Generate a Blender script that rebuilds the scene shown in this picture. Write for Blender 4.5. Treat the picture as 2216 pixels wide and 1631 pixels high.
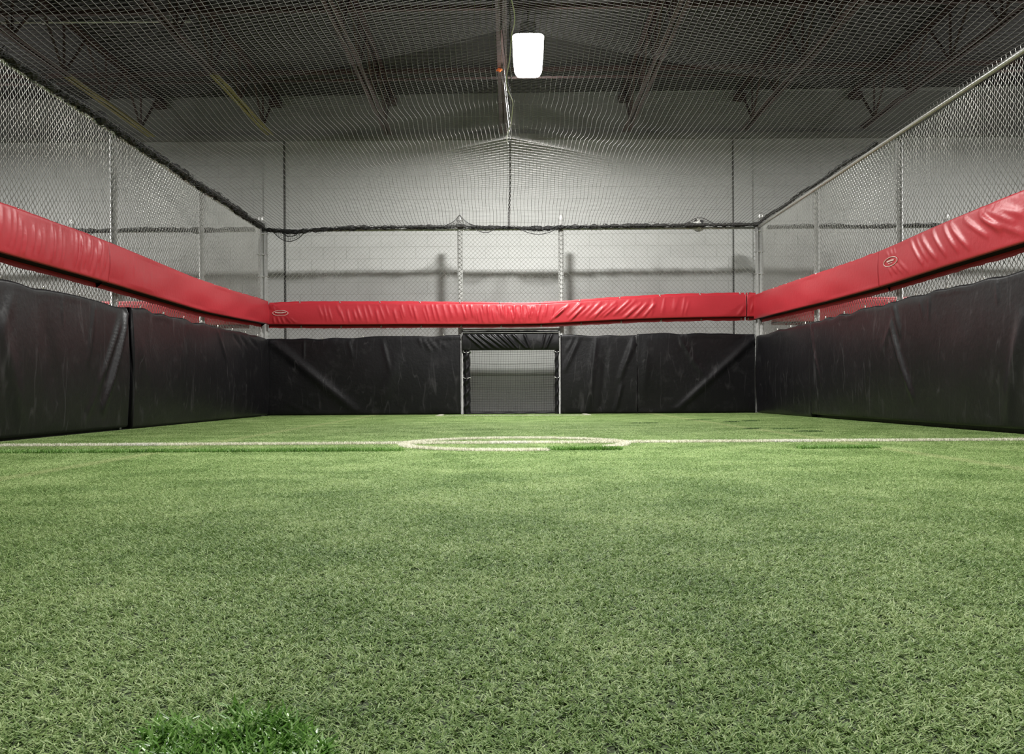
import bpy, math, random
import numpy as np
from mathutils import Matrix, Vector, Euler

random.seed(7)
rng = np.random.default_rng(11)
for o in list(bpy.data.objects):
    bpy.data.objects.remove(o, do_unlink=True)
SC = bpy.context.scene
COL = SC.collection

# ------------------------------------------------------------------ camera, world, exposure
F_PX, W_PX = 2000.0, 2216.0          # focal length in pixels of the 2216 x 1631 frame
VPX, VPY, ROLL, CAM_H = 1102.0, 849.0, 0.0058, 0.36
cam_data = bpy.data.cameras.new('camera')
cam_data.sensor_fit = 'HORIZONTAL'
cam_data.sensor_width = 36.0
cam_data.lens = 36.0 * F_PX / W_PX
cam_data.shift_x = (W_PX / 2 - VPX) / W_PX
cam_data.shift_y = (VPY - 1631 / 2) / W_PX
cam_data.clip_start = 0.02
cam_data.clip_end = 200
cam = bpy.data.objects.new('camera', cam_data)
COL.objects.link(cam)
cam.matrix_world = Matrix.Translation((0, 0, CAM_H)) @ Matrix.Rotation(math.pi / 2, 4, 'X') @ Matrix.Rotation(-ROLL, 4, 'Z')
SC.camera = cam

world = bpy.data.worlds.new('world')
SC.world = world
world.use_nodes = True
world.node_tree.nodes['Background'].inputs[0].default_value = (0.5, 0.52, 0.5, 1)
world.node_tree.nodes['Background'].inputs[1].default_value = 0.02

SC.view_settings.view_transform = 'Standard'
SC.view_settings.look = 'None'
SC.view_settings.exposure = 0.0
SC.view_settings.gamma = 1.0
SC.view_settings.use_curve_mapping = False
SC.cycles.max_bounces = 7
SC.cycles.diffuse_bounces = 3
SC.cycles.glossy_bounces = 2

# lamps of the hall: (x, y, z of the lens bottom, watts)
LAMP_COLOR = (1.0, 0.99, 0.955)
LAMPS = [(0.28, 12.45, 4.63, 520.0),
         (0.28, 5.2, 4.63, 580.0),
         (0.28, -2.4, 4.63, 150.0),
         (-8.2, 12.45, 4.63, 280.0),
         (8.2, 12.45, 4.63, 280.0)]
LENS_GLOW = 14.0

# ------------------------------------------------------------------ room dimensions
YB, XL, XR = 15.15, -4.03, 4.12      # fence planes
YW = 16.2                            # block wall
FENCE_H = 3.07
ZDECK = 5.60
ROOM_X, ROOM_Y0 = 11.0, -7.0

# ------------------------------------------------------------------ helpers
def link(o, parent=None):
    COL.objects.link(o)
    if parent is not None:
        o.parent = parent
    return o

def tag(o, label=None, cat=None, group=None, kind=None):
    if label: o['label'] = label
    if cat: o['category'] = cat
    if group: o['group'] = group
    if kind: o['kind'] = kind
    return o

def empty(name, loc=(0, 0, 0)):
    o = bpy.data.objects.new(name, None)
    o.empty_display_size = 0.1
    o.location = loc
    return link(o)

def np_mesh(name, V, F, mat=None, smooth=False):
    V = np.asarray(V, dtype=np.float32).reshape(-1, 3)
    F = np.asarray(F, dtype=np.int32)
    k = F.shape[1]
    me = bpy.data.meshes.new(name)
    me.vertices.add(len(V)); me.vertices.foreach_set('co', V.ravel())
    me.loops.add(F.size); me.loops.foreach_set('vertex_index', F.ravel())
    me.polygons.add(len(F))
    me.polygons.foreach_set('loop_start', np.arange(0, F.size, k, dtype=np.int32))
    me.polygons.foreach_set('loop_total', np.full(len(F), k, dtype=np.int32))
    me.update(calc_edges=True)
    me.polygons.foreach_set('use_smooth', np.full(len(F), bool(smooth)))
    if mat: me.materials.append(mat)
    return me

def obj(name, me, parent=None):
    return link(bpy.data.objects.new(name, me), parent)

class MB:
    """collects quads"""
    def __init__(s): s.V = []; s.F = []; s.n = 0
    def add(s, V, F):
        V = np.asarray(V, float).reshape(-1, 3); F = np.asarray(F, int)
        s.V.append(V); s.F.append(F + s.n); s.n += len(V)
        return s
    def box(s, lo, hi):
        x0, y0, z0 = lo; x1, y1, z1 = hi
        V = [(x0,y0,z0),(x1,y0,z0),(x1,y1,z0),(x0,y1,z0),(x0,y0,z1),(x1,y0,z1),(x1,y1,z1),(x0,y1,z1)]
        return s.add(V, [(0,3,2,1),(4,5,6,7),(0,1,5,4),(1,2,6,5),(2,3,7,6),(3,0,4,7)])
    def bar(s, a, b, w, h):
        a = np.array(a, float); b = np.array(b, float)
        t = b - a; t /= np.linalg.norm(t)
        ref = np.array([1., 0, 0]) if abs(t[0]) < 0.9 else np.array([0, 0, 1.])
        u = np.cross(t, ref); u /= np.linalg.norm(u); v = np.cross(t, u)
        V = []
        for p in (a, b):
            for su, sv in ((-1,-1),(1,-1),(1,1),(-1,1)):
                V.append(p + u*su*h/2 + v*sv*w/2)
        return s.add(V, [(0,3,2,1),(4,5,6,7),(0,1,5,4),(1,2,6,5),(2,3,7,6),(3,0,4,7)])
    def tube(s, P, r, sides=8, cap=True):
        P = np.asarray(P, float)
        V, F = tubes(P[None], r, sides)
        s.add(V, F)
        if cap:
            base = s.n - len(V); m = len(P)
            for e in (0, m-1):
                c = P[e]; ring = base + e*sides + np.arange(sides)
                s.V.append(c[None]); ci = s.n; s.n += 1
                for q in range(0, sides, 2):
                    s.F.append(np.array([[ring[q], ring[(q+1) % sides], ring[(q+2) % sides], ci]]))
        return s
    def lathe(s, prof, seg=24, center=(0,0,0), power=2.0, sx=1.0, sy=1.0):
        ang = np.linspace(0, 2*math.pi, seg, endpoint=False)
        c, sn = np.cos(ang), np.sin(ang)
        cx = np.sign(c)*np.abs(c)**(2/power); cy = np.sign(sn)*np.abs(sn)**(2/power)
        V = []
        for r, z in prof:
            V.append(np.stack([cx*r*sx, cy*r*sy, np.full(seg, z)], 1))
        V = np.concatenate(V) + np.array(center)
        F = []
        for i in range(len(prof)-1):
            a = i*seg + np.arange(seg); b = i*seg + (np.arange(seg)+1) % seg
            F.append(np.stack([a, b, b+seg, a+seg], 1))
        return s.add(V, np.concatenate(F))
    def mesh(s, name, mat=None, smooth=False):
        return np_mesh(name, np.concatenate(s.V), np.concatenate(s.F), mat, smooth)
    def build(s, name, mat, parent=None, smooth=False):
        return obj(name, s.mesh(name, mat, smooth), parent)

def tubes(P, r, sides=4):
    """P (n, m, 3): n polylines of m points -> verts, quads of n tubes"""
    n, m, _ = P.shape
    T = np.empty_like(P)
    T[:, 1:-1] = P[:, 2:] - P[:, :-2]
    T[:, 0] = P[:, 1] - P[:, 0]; T[:, -1] = P[:, -1] - P[:, -2]
    T /= np.linalg.norm(T, axis=2, keepdims=True) + 1e-12
    mean = np.abs(T.mean(axis=(0, 1)))
    ref = np.eye(3)[np.argmin(mean)]
    U = np.cross(T, ref); U /= np.linalg.norm(U, axis=2, keepdims=True) + 1e-12
    Wv = np.cross(T, U)
    r = np.broadcast_to(np.asarray(r, float), (n, m))
    a = np.arange(sides) * 2*math.pi/sides + math.pi/4
    V = P[:, :, None] + r[:, :, None, None]*(np.cos(a)[None, None, :, None]*U[:, :, None] + np.sin(a)[None, None, :, None]*Wv[:, :, None])
    idx = np.arange(n*m*sides).reshape(n, m, sides)
    A = idx[:, :-1]; B = idx[:, 1:]
    F = np.stack([A, np.roll(A, -1, 2), np.roll(B, -1, 2), B], -1).reshape(-1, 4)
    return V.reshape(-1, 3), F

def smooth_noise(n, k, seed=0):
    r = np.random.default_rng(seed).normal(size=n + 4*k)
    w = np.hanning(2*k+1); w /= w.sum()
    y = np.convolve(r, w, 'same')[2*k:2*k+n]
    return y / (y.std() + 1e-9)

# planes the pads and fences hang on: (s along the run, z, d away from the fence into the pitch)
def P_back(s, z, d): return np.stack([s, YB - d, z], -1)
def P_left(s, z, d): return np.stack([XL + d, s, z], -1)
def P_right(s, z, d): return np.stack([XR - d, s, z], -1)

# ------------------------------------------------------------------ materials
def new_mat(name):
    m = bpy.data.materials.new(name); m.use_nodes = True
    nt = m.node_tree
    return m, nt, nt.nodes['Principled BSDF']

def N(nt, kind, **kw):
    n = nt.nodes.new(kind)
    for k, v in kw.items():
        if k == 'ins':
            for a, b in v.items(): n.inputs[a].default_value = b
        else: setattr(n, k, v)
    return n

def ramp(nt, stops, src):
    r = nt.nodes.new('ShaderNodeValToRGB')
    el = r.color_ramp.elements
    while len(el) > len(stops): el.remove(el[-1])
    while len(el) < len(stops): el.new(0.5)
    for e, (p, c) in zip(el, stops):
        e.position = p; e.color = (*c, 1) if len(c) == 3 else c
    nt.links.new(src, r.inputs[0])
    return r.outputs[0]

def simple(name, c1, c2=None, rough=0.5, metal=0.0, scale=4.0, bump=0.0, bscale=60.0, spec=0.5, detail=4.0):
    m, nt, b = new_mat(name)
    c2 = c2 or tuple(x*0.8 for x in c1)
    co = N(nt, 'ShaderNodeNewGeometry')
    nz = N(nt, 'ShaderNodeTexNoise', ins={'Scale': scale, 'Detail': detail})
    nt.links.new(co.outputs['Position'], nz.inputs['Vector'])
    nt.links.new(ramp(nt, [(0.3, c2), (0.7, c1)], nz.outputs['Fac']), b.inputs['Base Color'])
    b.inputs['Roughness'].default_value = rough
    b.inputs['Metallic'].default_value = metal
    b.inputs['Specular IOR Level'].default_value = spec
    if bump:
        n2 = N(nt, 'ShaderNodeTexNoise', ins={'Scale': bscale, 'Detail': 3.0})
        nt.links.new(co.outputs['Position'], n2.inputs['Vector'])
        bp = N(nt, 'ShaderNodeBump', ins={'Strength': bump, 'Distance': 0.01})
        nt.links.new(n2.outputs['Fac'], bp.inputs['Height'])
        nt.links.new(bp.outputs[0], b.inputs['Normal'])
    return m

M = {}
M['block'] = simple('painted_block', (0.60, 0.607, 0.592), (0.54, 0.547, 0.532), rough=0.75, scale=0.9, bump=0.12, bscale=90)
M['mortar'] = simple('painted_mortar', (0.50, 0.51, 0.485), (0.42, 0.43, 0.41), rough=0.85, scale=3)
M['wall_upper'] = simple('shaded_upper_wall', (0.30, 0.305, 0.29), (0.24, 0.245, 0.23), rough=0.85, scale=1.2)  # shade above the lamp hood put into a darker wall grey
M['side_wall'] = simple('side_wall_paint', (0.42, 0.42, 0.40), (0.36, 0.36, 0.34), rough=0.8, scale=1)
M['concrete'] = simple('concrete_floor', (0.22, 0.215, 0.2), (0.16, 0.155, 0.15), rough=0.8, scale=2)
M['deck'] = simple('dark_roof_deck', (0.06, 0.056, 0.056), (0.04, 0.038, 0.038), rough=0.55, scale=0.7)
M['joist'] = simple('brown_red_primer', (0.085, 0.045, 0.04), (0.05, 0.03, 0.027), rough=0.55, scale=3)
M['yellow'] = simple('yellow_paint', (0.36, 0.31, 0.075), (0.24, 0.21, 0.06), rough=0.6, scale=6)
M['galv'] = simple('galvanised_steel', (0.72, 0.72, 0.69), (0.55, 0.55, 0.53), rough=0.42, metal=0.55, scale=25)
M['wire'] = simple('galvanised_wire', (0.46, 0.46, 0.42), (0.32, 0.32, 0.29), rough=0.30, metal=0.92, scale=40)
M['net'] = simple('grey_nylon_net', (0.19, 0.185, 0.18), (0.14, 0.137, 0.134), rough=0.8, scale=5, spec=0.08)
M['black_net'] = simple('black_nylon_net', (0.012, 0.012, 0.012), (0.02, 0.02, 0.02), rough=0.7, scale=40)
M['white_cord'] = simple('white_cord', (0.8, 0.8, 0.76), (0.6, 0.6, 0.58), rough=0.7, scale=30)
M['brass'] = simple('nickel_grommet', (0.75, 0.73, 0.68), (0.5, 0.5, 0.46), rough=0.3, metal=0.9, scale=60)
M['logo'] = simple('white_print', (0.85, 0.72, 0.66), (0.75, 0.6, 0.55), rough=0.5, scale=80)
M['dark_joint'] = simple('dark_joint_filler', (0.085, 0.087, 0.083), (0.06, 0.062, 0.06), rough=0.8, scale=8)
M['housing'] = simple('grey_lamp_housing', (0.30, 0.30, 0.30), (0.22, 0.22, 0.22), rough=0.5, metal=0.3)
M['ball_white'] = simple('white_ball_leather', (0.80, 0.80, 0.76), (0.68, 0.68, 0.64), rough=0.45, scale=30)
M['ball_black'] = simple('black_ball_leather', (0.02, 0.02, 0.025), rough=0.45)
M['frame'] = simple('dull_goal_pipe', (0.40, 0.40, 0.38), (0.26, 0.26, 0.25), rough=0.5, metal=0.5, scale=12)
M['underside'] = simple('near_black_underside', (0.02, 0.012, 0.012), (0.014, 0.009, 0.009), rough=0.85, spec=0.2)
M['orange'] = simple('orange_plastic', (0.8, 0.16, 0.03), rough=0.5)
M['line'] = None

def vinyl(name, c1, c2, rough, scuff=0.0, scuff_col=(0.2, 0.2, 0.2), spec=0.5):
    m, nt, b = new_mat(name)
    co = N(nt, 'ShaderNodeNewGeometry')
    nz = N(nt, 'ShaderNodeTexNoise', ins={'Scale': 1.6, 'Detail': 5.0, 'Roughness': 0.6})
    nt.links.new(co.outputs['Position'], nz.inputs['Vector'])
    col = ramp(nt, [(0.3, c2), (0.7, c1)], nz.outputs['Fac'])
    if scuff:
        # streaky rub marks: thin iso-lines of two distorted noises
        prev = col
        for sc, dist, off, wd, rot in ((1.0, 0.25, 0.0, 0.012, (0.5, 0.35, 0)), (1.3, 0.3, 7.3, 0.010, (-0.75, -0.6, 0))):
            mp = N(nt, 'ShaderNodeMapping')
            mp.inputs['Location'].default_value = (off, off*1.3, off*0.7)
            mp.inputs['Rotation'].default_value = (rot[0], rot[1], 0)
            mp.inputs['Scale'].default_value = (5.0, 5.0, 1.1)
            nt.links.new(co.outputs['Position'], mp.inputs['Vector'])
            n2 = N(nt, 'ShaderNodeTexNoise', ins={'Scale': sc, 'Detail': 1.0, 'Distortion': dist})
            nt.links.new(mp.outputs[0], n2.inputs['Vector'])
            line = ramp(nt, [(0.5-wd*2, (0,0,0)), (0.5, (1,1,1)), (0.5+wd*2, (0,0,0))], n2.outputs['Fac'])
            n3 = N(nt, 'ShaderNodeTexNoise', ins={'Scale': sc*1.4, 'Detail': 2.0})
            nt.links.new(mp.outputs[0], n3.inputs['Vector'])
            msk = ramp(nt, [(0.52, (0,0,0)), (0.66, (1,1,1))], n3.outputs['Fac'])
            mul = N(nt, 'ShaderNodeMath', operation='MULTIPLY')
            nt.links.new(line, mul.inputs[0]); nt.links.new(msk, mul.inputs[1])
            m2 = N(nt, 'ShaderNodeMath', operation='MULTIPLY', ins={1: scuff})
            nt.links.new(mul.outputs[0], m2.inputs[0])
            mx = N(nt, 'ShaderNodeMix', data_type='RGBA')
            nt.links.new(m2.outputs[0], mx.inputs['Factor'])
            nt.links.new(prev, mx.inputs['A']); mx.inputs['B'].default_value = (*scuff_col, 1)
            prev = mx.outputs['Result']
        # dusty haze of dry dirt
        n4 = N(nt, 'ShaderNodeTexNoise', ins={'Scale': 5.0, 'Detail': 6.0, 'Roughness': 0.7})
        nt.links.new(co.outputs['Position'], n4.inputs['Vector'])
        dm = ramp(nt, [(0.55, (0,0,0)), (0.85, (0.25,0.25,0.25))], n4.outputs['Fac'])
        mx = N(nt, 'ShaderNodeMix', data_type='RGBA')
        nt.links.new(dm, mx.inputs['Factor']); nt.links.new(prev, mx.inputs['A'])
        mx.inputs['B'].default_value = (*scuff_col, 1)
        col = mx.outputs['Result']
    nt.links.new(col, b.inputs['Base Color'])
    b.inputs['Roughness'].default_value = rough
    b.inputs['Specular IOR Level'].default_value = spec
    n5 = N(nt, 'ShaderNodeTexNoise', ins={'Scale': 22.0, 'Detail': 4.0})
    nt.links.new(co.outputs['Position'], n5.inputs['Vector'])
    bp = N(nt, 'ShaderNodeBump', ins={'Strength': 0.12, 'Distance': 0.02})
    nt.links.new(n5.outputs['Fac'], bp.inputs['Height']); nt.links.new(bp.outputs[0], b.inputs['Normal'])
    return m

M['red'] = vinyl('red_vinyl', (0.53, 0.033, 0.048), (0.48, 0.027, 0.04), 0.40)
M['black'] = vinyl('black_vinyl', (0.010, 0.0092, 0.011), (0.006, 0.0056, 0.007), 0.38, scuff=0.27, scuff_col=(0.10, 0.095, 0.10), spec=0.32)

def grass(name, dark, mid, pale, seams=False, rough=0.55):
    m, nt, b = new_mat(name)
    at = N(nt, 'ShaderNodeAttribute', attribute_name='rnd')
    geo = N(nt, 'ShaderNodeNewGeometry')
    n1 = N(nt, 'ShaderNodeTexNoise', ins={'Scale': 2.2, 'Detail': 5.0, 'Roughness': 0.62})
    nt.links.new(geo.outputs['Position'], n1.inputs['Vector'])
    add = N(nt, 'ShaderNodeMath', operation='MULTIPLY_ADD', ins={1: 1.3, 2: -0.65})
    nt.links.new(n1.outputs['Fac'], add.inputs[0])
    sm = N(nt, 'ShaderNodeMath', operation='ADD')
    nt.links.new(at.outputs['Fac'], sm.inputs[0]); nt.links.new(add.outputs[0], sm.inputs[1])
    col = ramp(nt, [(0.05, dark), (0.45, mid), (0.95, pale)], sm.outputs[0])
    if seams:
        sep = N(nt, 'ShaderNodeSeparateXYZ'); nt.links.new(geo.outputs['Position'], sep.inputs[0])
        prev = None
        for sx in (-2.17, 2.30):
            d = N(nt, 'ShaderNodeMath', operation='SUBTRACT', ins={1: sx}); nt.links.new(sep.outputs[0], d.inputs[0])
            a = N(nt, 'ShaderNodeMath', operation='ABSOLUTE'); nt.links.new(d.outputs[0], a.inputs[0])
            r = ramp(nt, [(0.03, (0.55,)*3), (0.075, (0, 0, 0))], a.outputs[0])
            mx = N(nt, 'ShaderNodeMix', data_type='RGBA')
            nt.links.new(r, mx.inputs['Factor']); nt.links.new(col, mx.inputs['A'])
            mx.inputs['B'].default_value = (0.45, 0.50, 0.24, 1)
            col = mx.outputs['Result']
    nt.links.new(col, b.inputs['Base Color'])
    b.inputs['Roughness'].default_value = rough
    b.inputs['Specular IOR Level'].default_value = 0.2
    tr = N(nt, 'ShaderNodeBsdfTranslucent'); nt.links.new(col, tr.inputs['Color'])
    mix = N(nt, 'ShaderNodeMixShader', ins={0: 0.22})
    nt.links.new(b.outputs[0], mix.inputs[1]); nt.links.new(tr.outputs[0], mix.inputs[2])
    nt.links.new(mix.outputs[0], nt.nodes['Material Output'].inputs[0])
    return m

M['turf'] = grass('matted_turf_fibre', (0.09, 0.17, 0.04), (0.245, 0.37, 0.118), (0.51, 0.615, 0.295), seams=True)
M['lush'] = grass('fresh_turf_fibre', (0.05, 0.13, 0.02), (0.16, 0.34, 0.06), (0.42, 0.60, 0.24), rough=0.35)
M['seam'] = grass('dark_seam_fibre', (0.02, 0.05, 0.012), (0.05, 0.11, 0.03), (0.10, 0.20, 0.06))
M['line'] = grass('cream_line_fibre', (0.68, 0.66, 0.52), (0.82, 0.80, 0.67), (0.88, 0.87, 0.77))
M['chalk'] = grass('white_paint_fibre', (0.82, 0.81, 0.74), (0.88, 0.87, 0.82), (0.92, 0.91, 0.88))
M['infill'] = simple('turf_backing_infill', (0.05, 0.072, 0.026), (0.03, 0.045, 0.016), rough=0.95, scale=120)

m, nt, b = new_mat('glowing_lens')
em = N(nt, 'ShaderNodeEmission', ins={'Color': (*LAMP_COLOR, 1), 'Strength': LENS_GLOW})
nt.links.new(em.outputs[0], nt.nodes['Material Output'].inputs[0])
M['glow'] = m

# ------------------------------------------------------------------ room shell
def slab(name, lo, hi, mat, kind='structure', parent=None):
    o = MB().box(lo, hi).build(name, mat, parent)
    if parent is None: o['kind'] = kind
    return o

tag(slab('floor', (-ROOM_X, ROOM_Y0, -0.2), (ROOM_X, YW + 0.3, -0.012), M['concrete']), 'grey concrete floor slab under the turf', 'floor')
wb = slab('wall_back', (-ROOM_X, YW + 0.004, -0.012), (ROOM_X, YW + 0.3, 6.2), M['mortar'])
tag(wb, 'pale grey painted block wall behind the goal fence', 'wall')
tag(slab('wall_left', (-ROOM_X - 0.2, ROOM_Y0, -0.012), (-ROOM_X, YW + 0.3, 6.2), M['side_wall']), 'grey side wall beyond the left neighbouring pitch', 'wall')
tag(slab('wall_right', (ROOM_X, ROOM_Y0, -0.012), (ROOM_X + 0.2, YW + 0.3, 6.2), M['side_wall']), 'grey side wall beyond the right neighbouring pitch', 'wall')
tag(slab('wall_front', (-ROOM_X, ROOM_Y0 - 0.2, -0.012), (ROOM_X, ROOM_Y0, 6.2), M['side_wall']), 'grey end wall behind the photographer', 'wall')

ZLEDGE = 4.82
BH, BL, JT = 0.2066, 0.406, 0.007
bx = MB().box((-BL/2 + JT/2, -0.004, -BH/2 + JT/2), (BL/2 - JT/2, 0.02, BH/2 - JT/2)).mesh('block', M['block'])
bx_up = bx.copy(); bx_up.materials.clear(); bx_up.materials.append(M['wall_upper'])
rest, rest_up = MB(), MB()
nrow = int(5.75 / BH)
for r in range(nrow):
    z = 0.03 + (r + 0.5) * BH
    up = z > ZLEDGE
    off = (r % 2) * BL / 2
    for c in range(-27, 28):
        x = c * BL + off
        if abs(x) > ROOM_X - BL/2: continue
        if not up and 2.05 < z < 4.75 and abs(x) < 4.25:
            o = obj('block', bx, wb); o.location = (x, YW + 0.004, z)
        else:
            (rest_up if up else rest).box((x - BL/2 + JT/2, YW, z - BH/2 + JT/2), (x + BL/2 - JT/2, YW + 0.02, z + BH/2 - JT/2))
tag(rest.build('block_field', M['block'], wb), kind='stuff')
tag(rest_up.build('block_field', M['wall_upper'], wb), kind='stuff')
# control joints beside the two pilasters, ledge
for i, (x0, x1, jx) in enumerate(((-4.27, -3.935, -3.92), (3.955, 4.27, 3.94))):
    p = MB().box((x0, YW - 0.03, -0.01), (x1, YW + 0.02, ZLEDGE - 0.05)).build('trim_%d' % (i + 1), M['block'])
    tag(p, ('pale wall pilaster behind the %s corner of the fence' % ('left', 'right')[i]), 'pilaster', kind='structure')
    MB().box((jx - (0.019, 0.009)[i], YW - 0.012, -0.01), (jx + (0.019, 0.009)[i], YW + 0.01, ZLEDGE - 0.02)).build('joint_filler', M['dark_joint'], p)
lg = MB().box((-ROOM_X, YW - 0.10, ZLEDGE - 0.03), (ROOM_X, YW + 0.02, ZLEDGE + 0.05)).build('trim_3', M['wall_upper'])
tag(lg, 'grey bearing ledge running along the back wall under the joists', 'ledge', kind='structure')

# corrugated roof deck (ribs run across the hall)
TILT = 0.008
prof = []
y = ROOM_Y0
while y < YW + 0.2:
    prof += [(y, 0.0), (y + 0.085, 0.0), (y + 0.1, 0.04), (y + 0.14, 0.04)]
    y += 0.155
prof = np.array(prof)
V = np.concatenate([np.stack([np.full(len(prof), sx*ROOM_X), prof[:, 0], ZDECK + prof[:, 1] + TILT*sx*ROOM_X], 1) for sx in (-1, 1)])
n = len(prof); a = np.arange(n - 1)
tag(obj('ceiling', np_mesh('ceiling', V, np.stack([a, a + 1, a + 1 + n, a + n], 1), M['deck'])), 'dark corrugated steel roof deck', 'ceiling', kind='structure')
tag(slab('roof_slab', (-ROOM_X, ROOM_Y0, 5.9), (ROOM_X, YW + 0.3, 6.2), M['deck']), 'roof build-up above the steel deck', 'roof')

# ------------------------------------------------------------------ bar joists
def angle_pair(mb, x, y0, y1, z, leg, up):
    t = 0.008; g = 0.016
    for s in (-1, 1):
        xa, xb = x + s*g, x + s*(g + leg)
        mb.box((min(xa, xb), y0, z - t/2), (max(xa, xb), y1, z + t/2))
        xc = x + s*(g + t)
        mb.box((min(xa, xc), y0, z if up else z - leg), (max(xa, xc), y1, z + leg if up else z))

NODE0, PANEL = 15.3, 1.32
ZB_, ZT_ = 4.80, 5.56
def web_mesh(name, dy):
    return MB().bar((0, 0, ZB_ + 0.02), (0, dy, ZT_ - 0.03), 0.026, 0.026).mesh(name, M['joist'])
web_fwd, web_back, web_mid = web_mesh('web_bar', -PANEL/2), web_mesh('web_bar', PANEL/2), web_mesh('web_bar', 0.0)
JX = [-6.07, -4.05, -2.03, -0.07, 2.03, 4.05, 6.07]
JLAB = ['brown steel roof joist farthest left, yellow lower chord end',
        'brown steel roof joist with yellow chord end above the left fence corner',
        'red-brown roof joist left of the lamp, first beyond the middle one',
        'middle roof joist brightly lit right beside the hanging lamp',
        'red-brown roof joist right of the lamp, first beyond the middle one',
        'dark brown roof joist ending above the right fence corner',
        'dark brown roof joist farthest right under the deck']
for jx, lab in zip(JX, JLAB):
    j = empty('bar_joist', (jx, 0, TILT*jx)); tag(j, lab, 'joist', 'steel bar joists under the roof deck')
    yel = jx < -3
    y_split = 12.75
    mb = MB(); angle_pair(mb, 0, ROOM_Y0 + 0.05, y_split if yel else 15.85, ZB_, 0.05, True); mb.build('bottom_chord', M['joist'], j)
    if yel:
        mb = MB(); angle_pair(mb, 0, y_split, 15.75, ZB_, 0.05, True)
        c = mb.build('chord_end', M['yellow'], j); c['label'] = 'yellow painted end of the lower chord'
    mb = MB(); angle_pair(mb, 0, ROOM_Y0 + 0.05, YW - 0.02, ZT_, 0.05, False); mb.build('top_chord', M['joist'], j)
    MB().bar((0, 16.0, ZT_ - 0.05), (0, 15.3, ZB_ + 0.02), 0.03, 0.03).build('web_bar', M['joist'], j)
    MB().box((-0.1, YW - 0.14, ZT_ - 0.16), (0.1, YW - 0.0, ZT_ - 0.05)).build('bearing_seat', M['joist'], j)
    for k in range(8):
        for me in ((web_fwd, web_mid) if k == 0 else (web_fwd, web_mid, web_back)):
            o = obj('web_bar', me, j); o.location = (0, NODE0 - k*PANEL, 0)
for i, (yy, zz, r, lab) in enumerate(((14.75, ZT_ - 0.05, 0.03, 'dark bridging angle across the joists nearest the back wall'),
                                   (13.2, ZB_ + 0.05, 0.014, 'thin bridging rod across the lower chords of the joists'),
                                   (12.3, ZT_ - 0.07, 0.03, 'dark bridging angle across the joists above the lamp'))):
    o = MB().bar((-ROOM_X, yy, zz - TILT*ROOM_X), (ROOM_X, yy, zz + TILT*ROOM_X), 2*r, 2*r).build('bridging_bar', M['joist'])
    tag(o, lab, 'bridging', 'bridging across the joists')
o = empty('conduit', (-6.5, 12.55, 5.42)); tag(o, 'thin grey conduit under the roof deck at the upper left', 'conduit')
MB().tube([(-2.5, 0, 0), (2.2, 0, 0)], 0.016, 8).build('pipe', M['galv'], o, True)
for cx in (-2.0, 0.2, 1.9): MB().box((cx - 0.02, -0.02, -0.02), (cx + 0.02, 0.02, 0.10)).build('strap', M['galv'], o)

# ------------------------------------------------------------------ lamps
def make_lamp(x, y, z, watts, label):
    L = empty('high_bay_lamp', (x, y, z)); tag(L, label, 'lamp', 'high bay lamps in a row under the roof')
    lens = MB().lathe([(0.001, 0.0), (0.11, 0.002), (0.165, 0.02), (0.19, 0.07), (0.207, 0.25), (0.212, 0.42), (0.208, 0.49)], 32, power=4.0, sx=0.98, sy=1.0)
    lens.build('lens', M['glow'], L, True)
    MB().lathe([(0.216, 0.485), (0.219, 0.49), (0.21, 0.505), (0.12, 0.52), (0.001, 0.52)], 32, power=4.0).build('hood', M['housing'], L, True)
    MB().lathe([(0.001, 0.52), (0.10, 0.52), (0.11, 0.54), (0.11, 0.68), (0.09, 0.70), (0.001, 0.70)], 20, power=3.0).build('ballast_housing', M['housing'], L, True)
    MB().tube([(0, 0, 0.70), (0, 0, ZDECK - z)], 0.012, 8).build('hanger_rod', M['housing'], L, True)
    ld = bpy.data.lights.new('lamp_light', 'AREA'); ld.shape = 'DISK'; ld.size = 0.42
    ld.energy = watts; ld.color = LAMP_COLOR
    lo = bpy.data.objects.new('lamp_light', ld); link(lo, L); lo.location = (0, 0, -0.012)
    return L
for (x, y, z, w), lab in zip(LAMPS, ('glaring white high bay lamp hanging right of the net ridge',
                                     'high bay lamp over the near half of the pitch',
                                     'high bay lamp behind the photographer',
                                     'high bay lamp over the left neighbouring pitch',
                                     'high bay lamp over the right neighbouring pitch')):
    make_lamp(x, y, z, w, lab)
tg = MB().bar((-0.13, 12.6, 4.74), (-0.09, 12.65, 4.79), 0.06, 0.02).build('tag_ribbon', M['orange'])
tag(tg, 'small orange ribbon on the middle joist left of the lamp', 'ribbon')

# ------------------------------------------------------------------ chain link fences
MESH_W = 0.072
def chain_link(s0, s1, z0, z1, mapf, r=0.0032, seed=0, knuckle=True):
    h = MESH_W / 2
    nw = int((s1 - s0) / h); npt = int((z1 - z0) / h) + 1
    k = np.arange(nw)[:, None]; j = np.arange(npt)[None, :]
    s = s0 + (k + ((k + j) % 2)) * h + 0*j
    z = z0 + j*h + 0*k
    d = np.where((k + j) % 2 == 0, 0.0028, -0.0028)
    wob = 0.006*np.sin(s*1.7 + z*2.1 + seed) + 0.004*np.sin(s*4.3 - z*1.1)
    s = s + 0.004*np.sin(z*3 + s*0.9); z = z + 0.004*np.sin(s*2.3 + z)
    P = mapf(s, z, d + wob*0.5)
    V, F = tubes(P, r, 4)
    return np_mesh('chain_link_mesh', V, F, M['wire'], True)

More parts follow.
